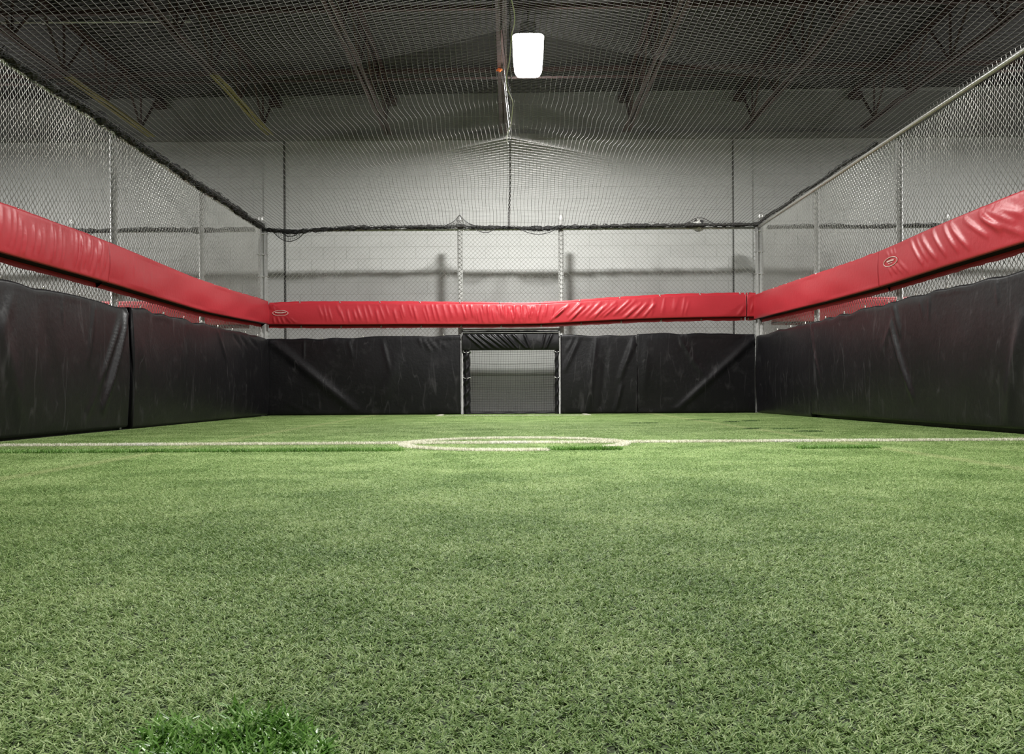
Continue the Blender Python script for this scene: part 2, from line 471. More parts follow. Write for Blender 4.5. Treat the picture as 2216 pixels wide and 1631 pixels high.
def post(mb_map, s, d, z1, r, parent, bands=(), cap=True, z0=0.0, bar=None):
    base = mb_map(np.array(s), np.array(0.0), np.array(d))
    P = np.array([[base[0], base[1], z0], [base[0], base[1], z1]])
    p = MB().tube(P, r, 16).build('post', M['galv'], parent, True)
    if cap:
        c = MB().lathe([(r*1.12, z1 - 0.05), (r*1.14, z1), (r*0.95, z1 + 0.025), (r*0.5, z1 + 0.04), (0.001, z1 + 0.044)], 16, center=(base[0], base[1], 0))
        c.build('cap', M['galv'], p, True)
    for zb in bands:
        MB().lathe([(r*1.02, zb - 0.016), (r*1.15, zb - 0.013), (r*1.15, zb + 0.013), (r*1.02, zb + 0.016)], 16, center=(base[0], base[1], 0)).build('brace_band', M['galv'], p, True)
        q = mb_map(np.array([s - 0.1, s + 0.1]), np.array([zb, zb]), np.array([d, d]))
    return p

def rail(mapf, s0, s1, z, r, parent, name='top_rail', d=-0.03):
    ss = np.linspace(s0, s1, 12)
    return MB().tube(mapf(ss, np.full(12, z), np.full(12, d)), r, 10).build(name, M['galv'], parent, True)

# back fence
fb = empty('chain_link_fence', (0, YB, 0)); fb.location = (0, 0, 0)
tag(fb, 'galvanised chain link fence across the end of the pitch, behind the goal', 'fence')
for s0, s1, z0 in ((XL + 0.06, -0.80, 0.05), (-0.80, 0.865, 1.42), (0.865, XR - 0.05, 0.05)):
    tag(obj('chain_link_mesh', chain_link(s0, s1, z0, FENCE_H, P_back, r=0.0037), fb), kind='stuff')
rail(P_back, XL, XR, FENCE_H - 0.03, 0.021, fb)
BANDS = (2.98, 2.64, 2.28)
post(P_back, XL - 0.03, -0.02, 3.25, 0.047, fb, BANDS)
post(P_back, -0.795, -0.055, 3.24, 0.045, fb)
post(P_back, 0.865, -0.055, 3.24, 0.045, fb)
post(P_back, XR + 0.02, -0.02, 3.25, 0.045, fb, BANDS)
for s in (XL + 0.06, XR - 0.05):
    MB().tube(P_back(np.full(2, s), np.array([0.02, FENCE_H]), np.full(2, 0.012)), 0.026, 12).build('tension_bar', M['galv'], fb, True)
    for zb in BANDS:
        sg = 1 if s < 0 else -1
        MB().tube(P_back(np.array([s + sg*0.05, s - sg*0.16]), np.full(2, zb), np.full(2, 0.035)), 0.006, 6).build('band_bolt', M['galv'], fb, True)
# side fences
Y0F = 5.6
for nm, X, mapf, pys, lab in (('left', XL, P_left, (6.83, 9.56, 12.29), 'galvanised chain link fence along the left touchline'),
                              ('right', XR, P_right, (7.15, 9.85, 12.5), 'galvanised chain link fence along the right touchline')):
    f = empty('chain_link_fence'); tag(f, lab, 'fence')
    tag(obj('chain_link_mesh', chain_link(Y0F, YB - 0.05, 0.05, FENCE_H + 0.02, mapf, seed=2), f), kind='stuff')
    rail(mapf, Y0F, YB, FENCE_H - 0.02, 0.021, f, d=-0.025 if nm == 'left' else 0.02)
    for py in pys: post(mapf, py, -0.05, FENCE_H - 0.03, 0.035, f, cap=False)
    MB().tube(mapf(np.full(2, YB - 0.14), np.array([0.02, FENCE_H]), np.full(2, 0.01)), 0.012, 8).build('tension_bar', M['galv'], f, True)
    if nm == 'right':
        # cut wire ends standing above the rail
        mb = MB()
        ys = np.arange(Y0F, YB - 0.1, MESH_W)
        a_ = mapf(ys, np.full(len(ys), FENCE_H + 0.0), np.full(len(ys), 0.002)); b_ = mapf(ys + 0.012, np.full(len(ys), FENCE_H + 0.055), np.full(len(ys), 0.004))
        Vv, Ff = tubes(np.stack([a_, b_], 1), 0.0024, 4); mb.add(Vv, Ff)
        tag(mb.build('wire_barbs', M['wire'], f), kind='stuff')
# neighbouring pitches: their end fences continue the same line
for nm, s0, s1, lab in (('left', -10.2, XL - 0.12, 'end fence of the neighbouring pitch seen through the left side fence'),
                        ('right', XR + 0.12, 10.2, 'end fence of the neighbouring pitch seen through the right side fence')):
    f = empty('chain_link_fence'); tag(f, lab, 'fence')
    tag(obj('chain_link_mesh', chain_link(s0, s1, 1.2, FENCE_H, P_back), f), kind='stuff')
    rail(P_back, s0, s1, FENCE_H - 0.03, 0.021, f)
    post(P_back, (s0 + s1)/2, -0.05, FENCE_H + 0.15, 0.04, f)

# ------------------------------------------------------------------ padding
def fold_disp(S, Z, folds):
    D = np.zeros_like(S)
    for (sa, za, sb, zb, w, amp) in folds:
        dx, dz = sb - sa, zb - za; L2 = dx*dx + dz*dz + 1e-9
        t = ((S - sa)*dx + (Z - za)*dz) / L2
        tc = np.clip(t, 0, 1)
        dist = np.hypot(S - sa - tc*dx, Z - za - tc*dz)
        env = np.clip(np.minimum(tc + 0.25, 1.25 - tc)*2.0, 0, 1)
        D += amp*np.exp(-(dist/w)**2)*env
    return D

def mirror_quads(F, flip): return F[:, ::-1] if flip else F

UNDER = {}
def pad_mesh(name, s_arr, z0f, z1f, depth, mapf, mat, folds, nt=16, flange_b=0.05, flange_t=0.04, flip=False, bulge=0.012, d0=0.008, noise=0.002, seed=0, round_r=0.02, under=True):
    """a padded cover: flange, underside, rolled edge, face, rolled edge, top, flange"""
    S = np.asarray(s_arr, float); n = len(S)
    z0, z1 = z0f(S), z1f(S)
    nz = smooth_noise(n, 8, seed)
    rows = []                                     # each (z, d) arrays
    R = round_r
    if flange_b > 0:
        rows.append((z0 - flange_b*(1 + 0.05*nz), np.full(n, d0 + 0.006)))
        rows.append((z0 - 0.004, np.full(n, d0)))
    else:
        rows.append((z0 + 0.002, np.full(n, d0)))
    rows.append((z0, np.full(n, depth*0.55)))
    for a in np.linspace(0, math.pi/2, 4):
        rows.append((z0 + R - R*math.cos(a), depth - R + R*np.full(n, math.sin(a))))
    ts = np.linspace(0, 1, nt)[1:-1]
    fz = []
    for t in ts:
        z = z0 + R + (z1 - z0 - 2*R)*t
        base = depth + bulge*math.sin(math.pi*t)
        wav = noise*np.sin(S*2.3 + t*3 + seed) + noise*0.6*np.sin(S*5.1 - t*5 + seed*2)
        rows.append((z, base + wav + fold_disp(S, z, folds)))
    for a in np.linspace(math.pi/2, 0, 4):
        rows.append((z1 - R + R*math.cos(a), depth - R + R*np.full(n, math.sin(a))))
    rows.append((z1, np.full(n, d0 + 0.01)))
    if flange_t > 0:
        rows.append((z1 + flange_t*(1 + 0.05*nz), np.full(n, d0 + 0.004)))
    m = len(rows)
    V = np.stack([mapf(S, z, d) for z, d in rows], 0)          # (m, n, 3)
    idx = np.arange(m*n).reshape(m, n)
    F = np.stack([idx[:-1, :-1], idx[:-1, 1:], idx[1:, 1:], idx[1:, :-1]], -1)
    V = V.reshape(-1, 3)
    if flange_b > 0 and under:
        # rows 1..3 are the underside: a near-black strip of its own
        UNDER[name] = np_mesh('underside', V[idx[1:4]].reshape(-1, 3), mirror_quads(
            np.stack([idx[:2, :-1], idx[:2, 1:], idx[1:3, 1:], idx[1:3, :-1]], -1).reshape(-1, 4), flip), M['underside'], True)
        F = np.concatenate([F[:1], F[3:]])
    F = F.reshape(-1, 4)
    # end caps
    extra, fe = [], []
    base = m*n
    for e in (0, n-1):
        ctr = V[idx[:, e]].mean(0)
        extra.append(ctr); ci = base + len(extra) - 1
        ring = idx[:, e]
        for q in range(0, m-2, 2):
            fe.append((ring[q], ring[q+1], ring[q+2], ci))
        fe.append((ring[-1], ring[0], ring[0], ci) if False else (ring[m-2], ring[m-1], ring[0], ci))
    V = np.concatenate([V, np.array(extra)]); F = np.concatenate([F, np.array(fe)])
    return np_mesh(name, V, mirror_quads(F, flip), mat, True)

grom = None
def grommet_mesh():
    mb = MB(); P = []
    a = np.linspace(0, 2*math.pi, 11)
    V, F = tubes(np.stack([np.cos(a)*0.011, np.zeros(11), np.sin(a)*0.011], 1)[None], 0.0045, 6)
    mb.add(V, F); mb.box((-0.004, -0.006, -0.004), (0.004, 0.004, 0.03))
    return mb.mesh('grommet', M['brass'], True)
GROM = grommet_mesh()
def grommets(parent, mapf, ss, zf, d, rot):
    for s in ss:
        p = mapf(np.array(s), np.array(zf(np.array(s))), np.array(d))
        o = obj('grommet', GROM, parent); o.location = p; o.rotation_euler = (0, 0, rot)

def interp(xs, ys):
    xs, ys = np.array(xs), np.array(ys)
    # smooth-ish interpolation
    fx = np.linspace(xs[0], xs[-1], 400); fy = np.interp(fx, xs, ys)
    w = np.hanning(61); w /= w.sum()
    fy = np.convolve(np.pad(fy, 30, 'edge'), w, 'valid')
    return lambda s: np.interp(s, fx, fy)

def bpt(px, py):                 # image point -> (s, z) on the back fence
    return (px - VPX)*YB/F_PX, CAM_H + (VPY - py - ROLL*(px - VPX))*YB/F_PX
def lpt(px, py, off=0.1):
    Y = F_PX*(-XL - off)/(VPX - px); return Y, CAM_H + (VPY - py - ROLL*(px - VPX))*Y/F_PX
def rpt(px, py, off=0.1):
    Y = F_PX*(XR - off)/(px - VPX); return Y, CAM_H + (VPY - py - ROLL*(px - VPX))*Y/F_PX

def gen_folds(s0, s1, z0, z1, n, lean, amp, w, seed, jitter=0.3):
    r = np.random.default_rng(seed); out = []
    for i in range(n):
        s = s0 + (s1 - s0)*(i + 0.5 + r.uniform(-0.4, 0.4))/n
        L = lean*(1 + r.uniform(-jitter, jitter))
        a = r.uniform(0.05, 0.4); b_ = r.uniform(0.75, 1.0)
        if r.random() < 0.4: a, b_ = 0.0, r.uniform(0.5, 0.9)
        za, zb = z1 + (z0 - z1)*a, z1 + (z0 - z1)*b_
        out.append((s + L*a, za, s + L*b_, zb, w*r.uniform(0.7, 1.3), amp*r.uniform(0.5, 1.2)))
    return out

RED_D = 0.13
# --- red, back run
zb0 = interp([-4.1, -3.0, -1.6, -0.2, 0.6, 1.3, 2.2, 3.0, 4.2], [1.49, 1.475, 1.475, 1.465, 1.47, 1.51, 1.545, 1.56, 1.57])
zb1 = interp([-4.1, -3.6, -1.6, -0.2, 0.4, 0.9, 2.2, 3.0, 4.2], [1.80, 1.835, 1.825, 1.805, 1.79, 1.82, 1.90, 1.93, 1.935])
folds = []
folds += gen_folds(-3.15, -0.75, 1.50, 1.80, 26, 0.09, 0.012, 0.016, 1)
folds += gen_folds(-0.75, 0.45, 1.49, 1.78, 24, 0.05, 0.015, 0.015, 2)
folds += gen_folds(-0.1, 0.75, 1.49, 1.78, 12, -0.06, 0.011, 0.015, 3)
folds += gen_folds(0.95, 2.45, 1.52, 1.84, 17, -0.34, 0.017, 0.02, 4, 0.2)
folds += gen_folds(2.3, 3.0, 1.55, 1.9, 8, -0.08, 0.008, 0.02, 5)
for px0, px1 in ((597, 600), (606, 612), (615, 622), (624, 640), (630, 652)):
    a_, b_ = bpt(px0, 688), bpt(px1, 704); folds.append((*a_, *b_, 0.014, 0.011))
for px0, px1, py1 in ((588, 596, 672), (594, 600, 672)):
    a_, b_ = bpt(px0, 660), bpt(px1, py1); folds.append((*a_, *b_, 0.014, 0.01))
folds.append((*bpt(1610, 660), *bpt(1590, 690), 0.03, 0.01))
s_end = (1613 - VPX)*YB/F_PX
p = empty('rail_pad'); tag(p, 'long wrinkled red vinyl rail pad across the back fence above the goal', 'pad', 'red rail pads on the fences')
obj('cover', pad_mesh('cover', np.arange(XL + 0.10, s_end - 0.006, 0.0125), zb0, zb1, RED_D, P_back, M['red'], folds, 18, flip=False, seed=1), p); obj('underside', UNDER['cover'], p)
gs = np.arange(-3.42, 3.8, 0.655)
grommets(p, P_back, gs, lambda s: zb1(s) + 0.015, 0.02, 0)
grommets(p, P_back, gs + 0.02, lambda s: zb0(s) - 0.03, 0.02, 0)
BACK_RED = p
p = empty('rail_pad'); tag(p, 'short red vinyl rail pad filling the right back corner', 'pad', 'red rail pads on the fences')
obj('cover', pad_mesh('cover', np.arange(s_end + 0.008, XR - 0.03, 0.0125), zb0, zb1, RED_D - 0.005, P_back, M['red'],
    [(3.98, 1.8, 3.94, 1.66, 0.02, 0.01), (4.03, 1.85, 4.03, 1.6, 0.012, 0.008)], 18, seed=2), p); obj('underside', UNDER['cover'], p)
grommets(p, P_back, [s_end + 0.05], lambda s: zb1(s) + 0.015, 0.02, 0)
grommets(p, P_back, [s_end + 0.05], lambda s: zb0(s) - 0.03, 0.02, 0)
# --- red, left run
SEAM_L = lpt(236, 560, 0.13)[0]
zl0 = interp([5.0, 7.08, 9.0, 11.8, 13.4, 15.1], [1.46, 1.46, 1.455, 1.42, 1.45, 1.50])
zl1 = interp([5.0, 7.08, 9.0, 11.8, 13.4, 15.1], [1.85, 1.85, 1.86, 1.81, 1.83, 1.87])
fl = gen_folds(6.6, 9.05, 1.47, 1.83, 26, -0.05, 0.010, 0.022, 6)
fl += gen_folds(8.4, 9.0, 1.47, 1.83, 8, -0.10, 0.012, 0.018, 16)
p = empty('rail_pad'); tag(p, 'wrinkled red vinyl rail pad nearest the camera on the left fence', 'pad', 'red rail pads on the fences')
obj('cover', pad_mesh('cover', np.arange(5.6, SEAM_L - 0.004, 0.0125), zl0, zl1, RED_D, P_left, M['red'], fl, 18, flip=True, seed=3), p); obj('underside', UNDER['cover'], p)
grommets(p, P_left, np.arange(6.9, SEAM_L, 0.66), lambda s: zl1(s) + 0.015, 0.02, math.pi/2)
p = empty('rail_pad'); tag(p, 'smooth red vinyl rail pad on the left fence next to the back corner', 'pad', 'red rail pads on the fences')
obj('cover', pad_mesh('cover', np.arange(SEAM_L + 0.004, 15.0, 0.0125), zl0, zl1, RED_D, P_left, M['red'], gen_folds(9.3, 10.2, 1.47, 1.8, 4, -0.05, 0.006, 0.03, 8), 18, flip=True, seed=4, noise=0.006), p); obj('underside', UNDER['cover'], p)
grommets(p, P_left, np.arange(SEAM_L + 0.3, 14.9, 0.66), lambda s: zl1(s) + 0.015, 0.02, math.pi/2)
# --- red, right run
SEAM_R = rpt(1903, 570, 0.13)[0]
zr0 = interp([5.0, 7.2, 8.5, 9.9, 11.5, 13.0, 15.1], [1.50, 1.50, 1.49, 1.47, 1.48, 1.50, 1.53])
zr1 = interp([5.0, 7.2, 8.5, 9.9, 11.5, 13.0, 15.1], [1.92, 1.91, 1.90, 1.86, 1.87, 1.90, 1.93])
fr = []
for (x0, y0), (x1, y1), w, am in (((1920, 545), (1928, 556), .014, .012), ((1928, 540), (1936, 553), .014, .012), ((1936, 537), (1942, 552), .012, .01),
        ((1926, 577), (1932, 592), .014, .013), ((1934, 575), (1944, 589), .014, .013), ((1941, 571), (1956, 588), .016, .013), ((1950, 566), (1968, 586), .016, .012),
        ((1972, 520), (2000, 570), .022, .016), ((1984, 515), (2010, 560), .018, .012), ((1996, 512), (2030, 560), .025, .017), ((2020, 500), (2050, 550), .022, .015),
        ((2045, 490), (2075, 540), .022, .015), ((2060, 486), (2100, 535), .025, .017), ((2090, 475), (2140, 510), .022, .015), ((2125, 463), (2170, 498), .03, .02),
        ((2140, 455), (2200, 480), .03, .02), ((2130, 470), (2216, 505), .03, .016), ((2160, 450), (2216, 462), .03, .014)):
    fr.append((*rpt(x0, y0, .13), *rpt(x1, y1, .13), w, am))
p = empty('rail_pad'); tag(p, 'smooth red vinyl rail pad on the right fence next to the back corner', 'pad', 'red rail pads on the fences')
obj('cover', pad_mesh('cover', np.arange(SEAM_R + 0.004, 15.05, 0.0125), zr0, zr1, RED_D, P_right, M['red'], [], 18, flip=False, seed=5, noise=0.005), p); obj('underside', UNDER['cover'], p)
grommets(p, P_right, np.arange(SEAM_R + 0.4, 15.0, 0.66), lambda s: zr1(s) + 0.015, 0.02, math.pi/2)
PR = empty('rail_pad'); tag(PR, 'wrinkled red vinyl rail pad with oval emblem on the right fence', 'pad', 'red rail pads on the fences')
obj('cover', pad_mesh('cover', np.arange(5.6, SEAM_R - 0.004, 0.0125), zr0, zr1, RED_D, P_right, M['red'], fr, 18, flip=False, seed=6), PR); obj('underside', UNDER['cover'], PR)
grommets(PR, P_right, np.arange(6.9, SEAM_R, 0.66), lambda s: zr1(s) + 0.015, 0.02, math.pi/2)
# --- neighbouring pitches
for s0, s1, nm in ((-10.0, XL - 0.18, 'left'), (XR + 0.18, 10.0, 'right')):
    p = empty('rail_pad'); tag(p, 'red rail pad of the neighbouring pitch glimpsed through the %s side fence' % nm, 'pad', 'red rail pads on the fences')
    zc0, zc1 = (lambda s: np.full(np.shape(s), 1.48)), (lambda s: np.full(np.shape(s), 1.85))
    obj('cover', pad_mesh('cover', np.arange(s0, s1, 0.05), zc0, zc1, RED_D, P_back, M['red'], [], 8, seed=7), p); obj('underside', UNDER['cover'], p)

# oval maker's emblem: ring, a bold unreadable word band and a small line below
def emblem(parent, mapf, s, z, zrot, a=0.125, bb=0.042, d=0.17, mirror=1):
    e = np.linspace(0, 2*math.pi, 49)
    mb = MB()
    V, F = tubes(mapf(s + a*np.cos(e), z + bb*np.sin(e) + zrot*a*np.cos(e), np.full(49, d))[None], 0.0042, 6); mb.add(V, F)
    ring = mb.build('emblem', M['logo'], parent, True); ring['label'] = 'white printed oval emblem with small lettering'
    mb = MB(); r = np.random.default_rng(3)
    for row, (zc, hh, w0, n) in enumerate(((0.010, 0.016, 0.088, 8), (-0.014, 0.006, 0.05, 9))):
        for i in range(n):
            c = -w0 + 2*w0*(i + 0.5)/n; w = w0/n*0.72
            pts = [(c - w, zc - hh/2), (c + w, zc - hh/2), (c + w, zc + hh/2), (c - w, zc + hh/2)]
            q = np.array([mapf(np.array(s + u*mirror), np.array(z + v + zrot*u*mirror), np.array(dd)) for dd in (d + 0.001, d + 0.003) for u, v in pts])
            mb.add(q, [(0,3,2,1),(4,5,6,7),(0,1,5,4),(1,2,6,5),(2,3,7,6),(3,0,4,7)])
    mb.build('lettering', M['logo'], ring)
s_, z_ = bpt(608, 679); emblem(BACK_RED, P_back, s_*0.991, z_, 0.0, d=RED_D + 0.016)
s_, z_ = rpt(1930, 566, .14); emblem(PR, P_right, s_, z_, 0.0, a=0.17, bb=0.046, d=RED_D + 0.018, mirror=-1)

# --- black wall pads
def black_pad(label, s0, s1, z0, z1, mapf, folds, depth, flip, seed, rot, ds=0.02, gr=True):
    p = empty('wall_pad'); tag(p, label, 'pad', 'black wall pads along the fence foot')
    nz = smooth_noise(int((s1 - s0)/ds) + 3, 14, seed)
    S = np.arange(s0, s1, ds)
    z1f = (lambda s: z1(s) + 0.008*np.interp(s, S, nz[:len(S)]))
    z0f = (lambda s: np.full(np.shape(s), z0))
    obj('cover', pad_mesh('cover', S, z0f, z1f, depth, mapf, M['black'], folds, 34, flange_b=0.0, flange_t=0.0, flip=flip, bulge=0.02, noise=0.004, seed=seed, round_r=0.03), p)
    sb = MB()
    q = np.array([mapf(np.array(u), np.array(zz), np.array(dd)) for dd in (-0.012, -0.006) for u, zz in ((s0, 0.001), (s1, 0.001), (s1, 0.16), (s0, 0.16))])
    sb.add(q, [(0,3,2,1),(4,5,6,7),(0,1,5,4),(1,2,6,5),(2,3,7,6),(3,0,4,7)])
    sb.build('gap_shade_sheet', M['black'], p)  # black sheet added behind the foot so the gap below reads as shade
    if gr: grommets(p, mapf, np.arange(s0 + 0.3, s1 - 0.1, 0.66), lambda s: z1f(s) - 0.0, depth*0.7, rot)
    return p
const = lambda v: (lambda s: np.full(np.shape(s), v))
def lf(x0, y0, x1, y1, w, a): return (*lpt(x0, y0, .1), *lpt(x1, y1, .1), w, a)
def rf(x0, y0, x1, y1, w, a): return (*rpt(x0, y0, .1), *rpt(x1, y1, .1), w, a)
def bf(x0, y0, x1, y1, w, a): return (*bpt(x0, y0), *bpt(x1, y1), w, a)
SB_L = lpt(283, 780, .1)[0]
black_pad('black vinyl wall pad nearest the camera along the left fence', 5.6, SB_L - 0.03, 0.025, const(1.275), P_left,
    [lf(278, 665, 225, 880, .05, .05), lf(262, 690, 215, 830, .035, .03), lf(210, 650, 190, 780, .03, .012), lf(140, 640, 140, 700, .02, .008),
     lf(0, 700, 45, 900, .09, .02), lf(30, 640, 0, 720, .06, .012), lf(215, 840, 185, 910, .03, .01), lf(100, 690, 120, 860, .12, -.012)], 0.085, True, 21, math.pi/2)
black_pad('black vinyl wall pad along the left fence beside the back corner', SB_L + 0.03, YB - 0.12, 0.012, const(1.27), P_left,
    [lf(470, 715, 490, 790, .05, .015), lf(505, 725, 520, 748, .03, -.012), lf(520, 728, 535, 750, .03, -.012), lf(540, 732, 556, 752, .03, -.012),
     lf(300, 740, 320, 830, .1, .008), lf(400, 690, 380, 860, .15, .01)], 0.105, True, 22, math.pi/2)
black_pad('black vinyl wall pad on the back fence left of the goal', XL + 0.02, -0.79, 0.008, interp([XL, -2, -0.8], [1.255, 1.285, 1.30]), P_back,
    [bf(588, 737, 770, 888, .07, .026), bf(660, 735, 660, 775, .012, .01), bf(755, 735, 765, 770, .02, .008), bf(830, 740, 845, 800, .03, .01),
     bf(915, 732, 935, 760, .02, .011), bf(925, 732, 948, 755, .02, .01), bf(905, 730, 915, 748, .02, .009), bf(950, 740, 970, 752, .02, .006), bf(860, 780, 830, 870, .1, .012), bf(620, 870, 660, 890, .015, .006), bf(655, 868, 690, 890, .015, .006)], 0.07, False, 23, 0)
black_pad('black vinyl wall pad on the back fence just right of the goal', 0.845, (1378 - VPX)*YB/F_PX - 0.005, 0.008, const(1.30), P_back,
    [bf(1290, 735, 1272, 880, .045, .018), bf(1252, 735, 1222, 800, .03, .014), bf(1240, 735, 1225, 760, .02, .010), bf(1372, 730, 1340, 820, .04, .018),
     bf(1345, 830, 1330, 890, .03, .014), bf(1310, 760, 1300, 880, .05, -.01), bf(1378, 735, 1352, 790, .02, .01)], 0.07, False, 24, 0)
black_pad('black vinyl wall pad on the back fence at the right corner', (1378 - VPX)*YB/F_PX + 0.005, XR - 0.1, 0.008, const(1.305), P_back,
    [bf(1632, 732, 1460, 888, .05, .024), bf(1470, 732, 1490, 765, .022, .012), bf(1488, 765, 1525, 815, .04, .012), bf(1400, 740, 1390, 860, .06, .006)], 0.068, False, 25, 0)
SB_R = rpt(1752, 800, .1)[0]
black_pad('black vinyl wall pad along the right fence beside the back corner', SB_R + 0.01, YB - 0.04, 0.008, const(1.27), P_right,
    [rf(1700, 760, 1690, 840, .1, .008)], 0.075, False, 26, math.pi/2)
black_pad('large black vinyl wall pad nearest the camera along the right fence', 5.6, SB_R - 0.01, 0.045, interp([5, 8, 12.6], [1.31, 1.30, 1.275]), P_right,
    [rf(1932, 650, 1950, 720, .03, .02), rf(1930, 705, 1975, 860, .035, .03), rf(1757, 730, 1778, 830, .035, .016), rf(1752, 705, 1762, 740, .03, .01),
     rf(1930, 700, 1912, 760, .04, .01), rf(2216, 690, 2180, 900, .07, .025), rf(2010, 640, 2012, 690, .02, .008), rf(1990, 645, 1998, 680, .02, .007), rf(2080, 700, 2100, 860, .2, .01),
     rf(2155, 610, 2160, 650, .02, .008)], 0.09, False, 27, math.pi/2)

# ------------------------------------------------------------------ goal
g = empty('goal', (0.03, YB, 0)); g.location = (0, 0, 0)
tag(g, 'small goal opening in the back fence with black padded frame and net', 'goal')
GX0, GX1, GZ = -0.765, 0.825, 1.395
MB().tube([(GX0, YB, 0), (GX0, YB, GZ)], 0.016, 12).build('goal_post', M['frame'], g, True)
MB().tube([(GX1, YB, 0), (GX1, YB, GZ)], 0.016, 12).build('goal_post', M['frame'], g, True)
MB().tube([(GX0 - 0.02, YB, GZ), (GX1 + 0.02, YB, GZ)], 0.016, 12).build('crossbar', M['frame'], g, True)
MB().tube([(GX0, YB - 0.07, 1.335), (GX1, YB - 0.07, 1.335)], 0.008, 8).build('header_rod', M['frame'], g, True)
hf = []
r_ = np.random.default_rng(5)
for px, L, w in ((1008, 40, .012), (1020, 42, .014), (1034, 46, .018), (1050, 46, .016), (1062, 42, .012), (1077, 36, .016), (1092, 30, .012), (1108, 34, .014), (1135, 12, .012), (1195, -14, .014), (1180, -8, .01)):
    hf.append((*bpt(px, 722), *bpt(px + L, 756), w*1.25, .03))
obj('header_pad', pad_mesh('header_pad', np.arange(GX0 + 0.01, GX1 - 0.01, 0.008), const(1.05), const(1.335), 0.06, P_back, M['black'], hf, 22, flange_b=0, flange_t=0.035, seed=31, noise=0.002), g)
for nm, x0, x1 in (('l', GX0 + 0.01, GX0 + 0.125), ('r', GX1 - 0.075, GX1 - 0.005)):
    # wrapped side pads: upright, creased
    zz = np.linspace(0.01, 1.05, 60); ang = np.linspace(0, 2*math.pi, 20, endpoint=False)
    cx, rx = (x0 + x1)/2, (x1 - x0)/2
    bumpy = 1 + 0.10*np.sin(zz[:, None]*31 + ang[None]*2) + 0.06*np.sin(zz[:, None]*63 + ang[None]*3)
    V = np.stack([cx + rx*np.cos(ang)[None]*bumpy, YB + 0.04 - 0.09*np.sin(ang)[None]*bumpy, np.broadcast_to(zz[:, None], bumpy.shape)], -1)
    idx = np.arange(60*20).reshape(60, 20); A, B = idx[:-1], idx[1:]
    F = np.stack([A, np.roll(A, -1, 1), np.roll(B, -1, 1), B], -1).reshape(-1, 4)
    sp = obj('side_pad', np_mesh('side_pad', V, F, M['black'], True), g)
    for zt in (1.02, 0.6):
        a = np.linspace(0, 2*math.pi, 17)
        P = np.stack([cx + (rx + .006)*1.08*np.cos(a), YB + 0.04 - 0.1*np.sin(a), zt + 0.01*np.sin(3*a)], 1)
        V2, F2 = tubes(P[None], 0.005, 5); obj('tie', np_mesh('tie', V2, F2, M['white_cord'], True), sp)
# goal net: back, sides
YN = YB + 0.42
xs = np.arange(GX0 - 0.05, GX1 + 0.06, 0.040); zs = np.arange(0.015, 1.42, 0.040)
XX, ZZ = np.meshgrid(xs, np.linspace(0.015, 1.40, 40), indexing='ij')
sag = 0.05*np.sin(np.pi*np.clip(ZZ/1.4, 0, 1))*np.cos(XX*1.6)
Pv = np.stack([XX + 0.004*np.sin(ZZ*9 + XX*20), YN + sag, ZZ], -1)
ZZ2, XX2 = np.meshgrid(zs, np.linspace(GX0 - 0.05, GX1 + 0.06, 45), indexing='ij')
sag2 = 0.05*np.sin(np.pi*np.clip(ZZ2/1.4, 0, 1))*np.cos(XX2*1.6)
Ph = np.stack([XX2, YN + sag2, ZZ2 - 0.012*np.cos((XX2 - 0.05)*1.9)], -1)
mb = MB(); mb.add(*tubes(Pv, 0.0022, 4)); mb.add(*tubes(Ph, 0.0022, 4))
for xw in (GX0 - 0.05, GX1 + 0.05):
    ys = np.linspace(YB + 0.02, YN, 12); YY, Zs = np.meshgrid(ys, np.linspace(0.015, 1.40, 30), indexing='ij')
    mb.add(*tubes(np.stack([np.full_like(YY, xw), YY, Zs], -1), 0.0022, 4))
    Zs, YY = np.meshgrid(zs, np.linspace(YB + 0.02, YN, 6), indexing='ij')
    mb.add(*tubes(np.stack([np.full_like(YY, xw), YY, Zs], -1), 0.0022, 4))
tag(mb.build('goal_net', M['black_net'], g), kind='stuff')
MB().tube(np.stack([np.linspace(GX0 - .05, GX1 + .05, 30), np.full(30, YN - .01), 0.02 + 0.006*np.sin(np.arange(30))], 1), 0.014, 6).build('bottom_rope', M['black_net'], g, True)

# ------------------------------------------------------------------ overhead net
net = empty('overhead_net'); tag(net, 'sagging knotless net roof hung from a centre ridge over the pitch', 'net')
SUP = np.array([2.7, 4.7, 6.8, 8.85, 11.06, 11.98, 12.6, 15.13])
ZR = np.array([3.86, 3.86, 3.86, 3.86, 3.85, 3.84, 3.83, FENCE_H + 0.0])
SAG = np.array([.09, .09, .09, .12, .055, .028, .10])
def ridge(y):
    i = np.clip(np.searchsorted(SUP, y, side='right') - 1, 0, len(SUP) - 2)
    t = (y - SUP[i])/(SUP[i+1] - SUP[i])
    return ZR[i]*(1 - t) + ZR[i+1]*t - SAG[i]*4*t*(1 - t)
XC = 0.03
def net_z(x, y):
    u = np.where(x < XC, (XC - x)/(XC - XL), (x - XC)/(XR - XC))
    u = np.clip(u, 0, 1)
    skew = y + 0.35*u*(1 - u)*np.sin(y*1.3 + np.sign(x - XC))
    R = ridge(np.clip(skew, SUP[0], SUP[-1]))
    g_ = (1 - u)**1.12
    z = FENCE_H + (R - FENCE_H)*g_
    z += 0.025*np.sin(y*2.6 + x*0.9)*np.sin(np.pi*u) * np.clip((15.1 - y)/2, 0, 1)
    return z
CELL = 0.054
xs = np.arange(XL + 0.02, XR - 0.01, CELL); yl = np.linspace(4.6, YB - 0.01, 200)
X_, Y_ = np.meshgrid(xs, yl, indexing='ij')
Xw = X_ + 0.010*np.sin(Y_*2.1 + X_*3) + 0.006*np.sin(Y_*5.7 - X_*2)
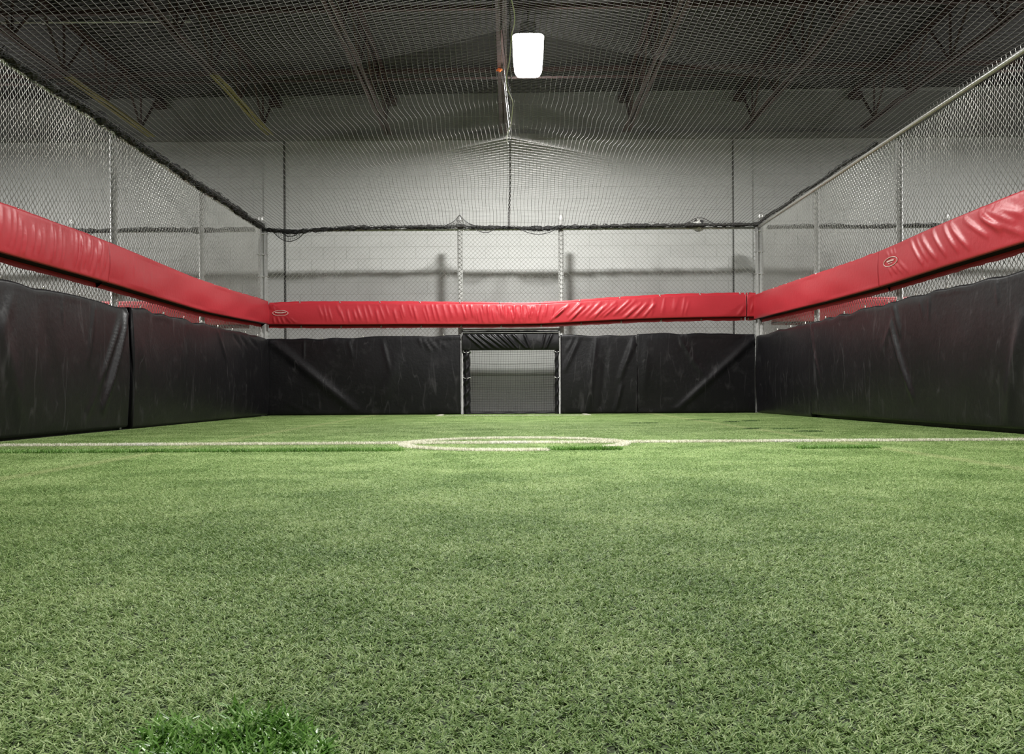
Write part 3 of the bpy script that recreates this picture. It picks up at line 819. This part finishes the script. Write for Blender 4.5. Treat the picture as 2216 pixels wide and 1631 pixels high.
mb = MB(); mb.add(*tubes(np.stack([Xw, Y_, net_z(X_, Y_)], -1), 0.0026, 4))
ys = np.arange(4.6, YB, CELL)
Y2, X2 = np.meshgrid(ys, np.concatenate([np.linspace(XL, XC, 56)[:-1], np.linspace(XC, XR, 56)]), indexing='ij')
mb.add(*tubes(np.stack([X2, Y2, net_z(X2, Y2)], -1), 0.0016, 4))
tag(mb.build('netting', M['net'], net), kind='stuff')
# ridge cable, hanging white cord, black lacing down the back
yy = np.linspace(4.6, 12.6, 140)
MB().tube(np.stack([XC + 0.008*np.sin(yy*9), yy, ridge(yy) + 0.012], 1), 0.006, 6).build('ridge_cable', M['black_net'], net, True)
yy = np.linspace(4.6, 12.8, 160)
wob = 0.5 + 0.5*np.sin(yy*2.4)
c = MB().tube(np.stack([XC + 0.035*np.sin(yy*2.4) - 0.01*np.cos(yy*5), yy, ridge(np.minimum(yy, 12.58)) - 0.02 - 0.05*wob], 1), 0.006, 6).build('cord', M['white_cord'], net, True)
c['label'] = 'loose white cord along the net ridge'
yy = np.linspace(12.6, YB - 0.03, 60)
for ph in (0, math.pi):
    MB().tube(np.stack([XC + 0.012*np.sin(yy*22 + ph) - 0.03*np.clip(yy - 13.6, 0, 1)*0.6, yy, ridge(yy) - 0.012], 1), 0.0055, 6).build('lacing', M['black_net'], net, True)
# suspension drops from the joist
for k, ys_ in enumerate(SUP[1:-1]):
    MB().tube([(XC, ys_, float(ridge(np.array([ys_]))[0])), (-0.07, ys_, ZB_)], 0.0035, 5).build('hanger', M['black_net'], net, True)

def bundle(name, P, r, seed, lump=0.35, sides=10):
    """gathered black netting laced along a rail: a lumpy rope and stray strands"""
    P = np.asarray(P, float); n = len(P)
    rad = r*(1 + lump*smooth_noise(n, 3, seed))
    rad = np.clip(rad, r*0.4, r*2.0)
    V, F = tubes(P[None], rad[None], sides)
    V = V + np.random.default_rng(seed).normal(size=V.shape)*r*0.18
    mb = MB(); mb.add(V, F)
    for k in range(7):
        a = np.arange(n)*0.55 + k*0.9 + smooth_noise(n, 5, seed + k)*0.8
        off = r*(1.15 + 0.35*smooth_noise(n, 4, seed + 20 + k))
        t = P[-1] - P[0]; t /= np.linalg.norm(t); side = np.cross(t, (0, 0, 1.0))
        Q = P + off[:, None]*(np.cos(a)[:, None]*side + np.sin(a)[:, None]*np.array([0, 0, 1.0]))
        mb.add(*tubes(Q[None], 0.0035, 4))
    o = mb.build(name, M['black_net'], net); tag(o, kind='stuff'); o['label'] = 'gathered black netting laced to the rail'
    return o
xb = np.linspace(XL - 0.02, XR, 330)
zb = np.interp(xb, [-4.03, -3.7, -3.45, -3.1, -2.4, -1.0, -0.8, -0.5, 0.1, 0.55, 0.87, 2.0, 4.12], [3.05, 3.02, 3.005, 3.04, 3.07, 3.075, 3.09, 3.06, 3.055, 3.035, 3.06, 3.075, 3.085])
bundle('net_bundle', np.stack([xb, np.full(330, YB - 0.03), zb], 1), 0.026, 41)
yb_ = np.linspace(5.6, YB - 0.02, 360)
bundle('net_bundle', np.stack([np.full(360, XL + 0.02), yb_, FENCE_H + 0.01 + 0.008*np.sin(yb_*3)], 1), 0.034, 42)
yb_ = np.linspace(10.3, YB - 0.02, 200)
bundle('net_bundle', np.stack([np.full(200, XR - 0.01), yb_, FENCE_H + 0.05 + 0.01*np.sin(yb_*4)], 1), 0.017, 43)
for s0, s1, sd in ((-10.2, XL - 0.12, 44), (XR + 0.12, 10.2, 45)):
    xb = np.linspace(s0, s1, 160)
    o = bundle('net_bundle', np.stack([xb, np.full(160, YB - 0.03), np.full(160, 3.05) + 0.01*np.sin(xb*4)], 1), 0.026, sd)

def skirt(name, s_arr, top, bot, cell=0.035, d=0.05):
    S = np.asarray(s_arr); n = len(S); mb = MB()
    nr = max(2, int(np.max(np.abs(top - bot))/cell) + 1)
    rows = np.array([P_back(S, top + (bot - top)*k/(nr - 1), np.full(n, d + 0.01*math.sin(k))) for k in range(nr)])
    mb.add(*tubes(rows, 0.0028, 4))
    mb.add(*tubes(np.swapaxes(rows, 0, 1)[::2].copy(), 0.0024, 4))
    # thicker bound edge
    mb.add(*tubes(rows[-1:], 0.006, 5))
    o = mb.build(name, M['black_net'], net); tag(o, kind='stuff'); o['label'] = 'loose loop of black netting hanging off the rail'
def loop_px(x0, x1, ymid, depth):
    s = np.linspace(bpt(x0, 0)[0], bpt(x1, 0)[0], 31); t = np.linspace(0, 1, 31)
    zt = np.full(31, bpt((x0 + x1)/2, ymid)[1])
    return s, zt, zt - depth*np.sin(np.pi*t)**0.8
skirt('net_loop', *loop_px(592, 666, 498, 0.19))
skirt('net_loop', *loop_px(610, 655, 500, 0.10), d=0.065)
skirt('net_loop', *loop_px(1122, 1212, 492, 0.12))
skirt('net_loop', *loop_px(1030, 1075, 495, 0.07))
s = np.linspace(bpt(965, 0)[0], bpt(1040, 0)[0], 31)
zt = np.full(31, 3.07); zp = 3.07 + 0.21*np.exp(-np.abs(s - (-0.795))/0.13)
skirt('net_loop', s, zt, zp, d=0.02)
s = np.linspace(bpt(1462, 0)[0], bpt(1580, 0)[0], 31)
skirt('net_loop', s, np.full(31, 3.08), 3.085 + 0.125*np.exp(-((s - 3.14)/0.2)**2), d=-0.02)

# ------------------------------------------------------------------ ball caught in the net
bl = empty('soccer_ball', (3.14, YB + 0.09, 2.99)); tag(bl, 'white soccer ball caught in the net on top of the back fence', 'ball')
R_ = 0.108
th = np.linspace(0.001, math.pi - 0.001, 21)
MB().lathe([(R_*math.sin(t), R_*(1 + -math.cos(t))) for t in th], 32).build('shell', M['ball_white'], bl, True)
phi = (1 + 5**.5)/2
ico = np.array([(0, s1, s2*phi) for s1 in (-1, 1) for s2 in (-1, 1)] + [(s1, s2*phi, 0) for s1 in (-1, 1) for s2 in (-1, 1)] + [(s2*phi, 0, s1) for s1 in (-1, 1) for s2 in (-1, 1)], float)
ico /= np.linalg.norm(ico, axis=1)[:, None]
Rm = np.array(Euler((0.5, 0.3, 0.2)).to_matrix())
for c in ico @ Rm.T:
    u = np.cross(c, (0.31, 0.2, 0.93)); u /= np.linalg.norm(u); v = np.cross(c, u)
    V, F = [], []
    for rr in (0.0, 0.18, 0.35):
        for q in range(10):
            a = q*math.pi/5; k = rr*(1 if q % 2 == 0 else 0.86)
            p_ = c + k*(math.cos(a)*u + math.sin(a)*v); p_ /= np.linalg.norm(p_)
            V.append(p_*(R_ + 0.0012) + np.array([0, 0, R_]))
    for L in (0, 1):
        for q in range(10): F.append((L*10 + q, L*10 + (q+1) % 10, (L+1)*10 + (q+1) % 10, (L+1)*10 + q))
    obj('panel', np_mesh('panel', V, F, M['ball_black'], True), bl)

# ------------------------------------------------------------------ turf
def blades(name, base, length, lean, width, mat, seed, curl=0.5, az=None, zoff=0.0):
    """base (n,2); returns a mesh of bent two-quad blades with a per-blade 'rnd' value"""
    r = np.random.default_rng(seed); n = len(base)
    az = r.uniform(0, 2*math.pi, n) if az is None else az
    L = length; le = lean
    dirx, diry = np.cos(az), np.sin(az)
    px, py = -diry, dirx
    V = np.empty((n, 6, 3), np.float32)
    tw = r.uniform(-0.6, 0.6, n)
    for i, (f, wf) in enumerate(((0.0, 1.0), (0.55, 0.95), (1.0, 0.45))):
        ang = le + curl*f
        h = L*f*np.cos(np.clip(le + curl*f*0.6, 0, 1.62)); o_ = L*f*np.sin(np.clip(le + curl*f*0.6, 0, 2.0))
        w = width*wf/2
        cx, cy = base[:, 0] + dirx*o_, base[:, 1] + diry*o_
        tz = w*np.sin(tw*(0.3 + f))
        for k, sg in ((0, -1), (1, 1)):
            V[:, i*2 + k, 0] = cx + sg*px*w; V[:, i*2 + k, 1] = cy + sg*py*w
            V[:, i*2 + k, 2] = np.maximum(h, 0.0005) + sg*tz + zoff
    b_ = (np.arange(n)*6)[:, None]
    F = np.concatenate([b_ + np.array([[0, 1, 3, 2]]), b_ + np.array([[2, 3, 5, 4]])])
    me = np_mesh(name, V, F, mat)
    at = me.attributes.new('rnd', 'FLOAT', 'POINT')
    rv = np.clip(r.normal(0.5, 0.24, n), 0, 1).astype(np.float32)
    at.data.foreach_set('value', np.repeat(rv, 6))
    return me

TILE = 0.5
src = bpy.data.collections.new('turf_tile_sources')
for t in range(4):
    r = np.random.default_rng(100 + t)
    nt_ = 7000; per = 5
    c = r.uniform(-TILE/2, TILE/2, (nt_, 2))
    base = (c[:, None] + r.normal(0, 0.0022, (nt_, per, 2))).reshape(-1, 2)
    n = len(base)
    taz = np.repeat(r.uniform(0, 2*math.pi, nt_), per) + r.normal(0, 0.9, n)
    tl = np.repeat(r.uniform(0.8, 1.2, nt_), per)
    me = blades('turf_tile', base, r.uniform(0.007, 0.014, n)*tl, r.uniform(0.6, 1.4, n), r.uniform(0.0010, 0.0019, n), M['turf'], 200 + t, curl=0.45, az=taz)
    src.objects.link(bpy.data.objects.new('turf_tile_%d' % t, me))

gx = np.arange(XL + 0.12 + TILE/2, XR, TILE); gy = np.arange(0.3 + TILE/2, YB - 0.05, TILE)
pts = np.array([(x, y, 0.0) for y in gy for x in gx])
V = np.concatenate([[(-ROOM_X + 0.3, ROOM_Y0 + 0.3, 0), (ROOM_X - 0.3, ROOM_Y0 + 0.3, 0), (ROOM_X - 0.3, YB + 0.3, 0), (-ROOM_X + 0.3, YB + 0.3, 0)], pts])
me = np_mesh('turf', V, [(0, 1, 2, 3)], M['infill'])
rr = np.random.default_rng(5)
flag = np.ones(len(V), dtype=bool); flag[:4] = False
me.attributes.new('inst', 'BOOLEAN', 'POINT').data.foreach_set('value', flag)
me.attributes.new('pick', 'INT', 'POINT').data.foreach_set('value', rr.integers(0, 4, len(V)).astype(np.int32))
rot = np.zeros((len(V), 3), np.float32); rot[:, 2] = rr.integers(0, 4, len(V))*math.pi/2
me.attributes.new('rot', 'FLOAT_VECTOR', 'POINT').data.foreach_set('vector', rot.ravel())
turf = obj('turf', me); tag(turf, 'worn matted green artificial turf covering the whole pitch', 'turf', kind='stuff')
ng = bpy.data.node_groups.new('turf_scatter', 'GeometryNodeTree')
ng.interface.new_socket('Geometry', in_out='INPUT', socket_type='NodeSocketGeometry')
ng.interface.new_socket('Geometry', in_out='OUTPUT', socket_type='NodeSocketGeometry')
gi, go = ng.nodes.new('NodeGroupInput'), ng.nodes.new('NodeGroupOutput')
ci = ng.nodes.new('GeometryNodeCollectionInfo')
ci.inputs['Collection'].default_value = src
ci.inputs['Separate Children'].default_value = True; ci.inputs['Reset Children'].default_value = True
ip = ng.nodes.new('GeometryNodeInstanceOnPoints'); ip.inputs['Pick Instance'].default_value = True
def named(nm, typ):
    a = ng.nodes.new('GeometryNodeInputNamedAttribute'); a.data_type = typ; a.inputs['Name'].default_value = nm
    return a.outputs['Attribute']
jn = ng.nodes.new('GeometryNodeJoinGeometry')
L = ng.links
L.new(gi.outputs[0], ip.inputs['Points']); L.new(ci.outputs[0], ip.inputs['Instance'])
L.new(named('inst', 'BOOLEAN'), ip.inputs['Selection']); L.new(named('pick', 'INT'), ip.inputs['Instance Index'])
L.new(named('rot', 'FLOAT_VECTOR'), ip.inputs['Rotation'])
L.new(gi.outputs[0], jn.inputs[0]); L.new(ip.outputs[0], jn.inputs[0]); L.new(jn.outputs[0], go.inputs[0])
md = turf.modifiers.new('scatter', 'NODES'); md.node_group = ng

# fresh inlays, seams and the pitch markings: standing fibres
def fibre_thing(name, base, mat, seed, hmin, hmax, lean=(0.05, 0.7), wd=(0.0016, 0.0028), curl=0.35, parent=None):
    r = np.random.default_rng(seed); n = len(base)
    me = blades(name, base, r.uniform(hmin, hmax, n), r.uniform(*lean, n), r.uniform(*wd, n), mat, seed + 1, curl=curl)
    return obj(name, me, parent)
def rect_pts(x0, x1, y0, y1, n, seed, ragged=0.01):
    r = np.random.default_rng(seed)
    p = np.stack([r.uniform(x0, x1, n), r.uniform(y0, y1, n)], 1)
    return p + r.normal(0, ragged*0.5, p.shape)

G = 'fresh turf strips along the seams'
YS = 5.71
for x0, x1, n, lab in ((-3.2, -0.66, 17000, 'long bright green turf strip along the seam left of the centre circle'),
                       (0.22, 0.69, 4200, 'short bright green turf strip covering the near edge of the centre circle'),
                       (1.78, 2.28, 3000, 'green turf strip in the seam right of the centre circle')):
    o = fibre_thing('turf_inlay', rect_pts(x0, x1, YS - 0.05, YS + 0.04, n, int(x0*10) + 90), M['lush'], 300 + n, 0.018, 0.032)
    tag(o, lab, 'turf strip', G)
small = [(1.34, 1.65, 10.4, 'near the right back pad, leftmost'), (2.2, 2.5, 11.4, 'closest to the back fence'), (2.48, 2.62, 10.6, 'short one in the middle'),
         (2.77, 2.9, 10.9, 'short one by the right back corner'), (2.22, 2.33, 8.67, 'short one left of the two long ones'), (2.45, 2.64, 8.57, 'in front of the right corner pad'),
         (2.51, 2.72, 8.05, 'nearest the halfway line')]
for k, (x0, x1, yy_, lab) in enumerate(small):
    o = fibre_thing('seam_tuft', rect_pts(x0, x1, yy_ - 0.03, yy_ + 0.03, 420, 500 + k, 0.05), M['seam'], 520 + k, 0.010, 0.022)
    tag(o, 'dark open turf seam on the right, ' + lab, 'turf seam', 'dark open seams on the right of the pitch')
# foreground tuft, irregular outline
r = np.random.default_rng(77)
p = np.stack([r.uniform(-0.42, -0.15, 9000), r.uniform(0.72, 1.06, 9000)], 1)
q = ((p[:, 0] + 0.285)/0.105)**2 + ((p[:, 1] - 0.86)/0.165)**2 + 0.5*np.sin(p[:, 0]*55)*np.sin(p[:, 1]*40)
p = p[q < 0.95]
o = fibre_thing('turf_inlay', p, M['lush'], 600, 0.016, 0.030, lean=(0.1, 1.0), wd=(0.002, 0.0034), curl=0.8)
tag(o, 'lush bright green turf tuft in the left foreground', 'turf tuft', G)

GL = 'pitch markings'
YH = 6.47
xs0, xs1 = XL + 0.15, XR - 0.15
o = fibre_thing('halfway_line', rect_pts(xs0, xs1, YH - 0.045, YH + 0.045, 34000, 700, 0.006), M['line'], 701, 0.018, 0.028, lean=(0.05, 0.8))
tag(o, 'cream halfway line running across the turf through the circle', 'line', GL)
for x0, x1 in ((-2.72, -2.45), (1.82, 2.1), (-0.14, 0.12)):
    fibre_thing('white_paint', rect_pts(x0, x1, YH - 0.05, YH + 0.04, 1700, 710 + int(x0*10)), M['chalk'], 720 + int(x0*10), 0.016, 0.025, parent=o)
r = np.random.default_rng(9)
a = r.uniform(0, 2*math.pi, 22000); rad = 0.755 + r.uniform(-0.035, 0.035, 22000)
cp = np.stack([0.035 + rad*np.cos(a), 6.38 + rad*np.sin(a)], 1)
cp = cp[~((cp[:, 1] < 5.95) & (cp[:, 0] > 0.24) & (cp[:, 0] < 0.60))]
tag(fibre_thing('center_circle', cp, M['line'], 730, 0.018, 0.027, lean=(0.05, 0.8)), 'cream centre circle on the turf, broken at its near right edge', 'line', GL)
gl = np.concatenate([rect_pts(-1.10, 1.22, 14.15, 14.22, 5000, 740), rect_pts(-1.13, -1.06, 14.15, 15.0, 2500, 741), rect_pts(1.18, 1.25, 14.15, 15.0, 2500, 742)])
tag(fibre_thing('goal_area_line', gl, M['line'], 743, 0.010, 0.017), 'cream goal area line on the turf right in front of the goal', 'line', GL)
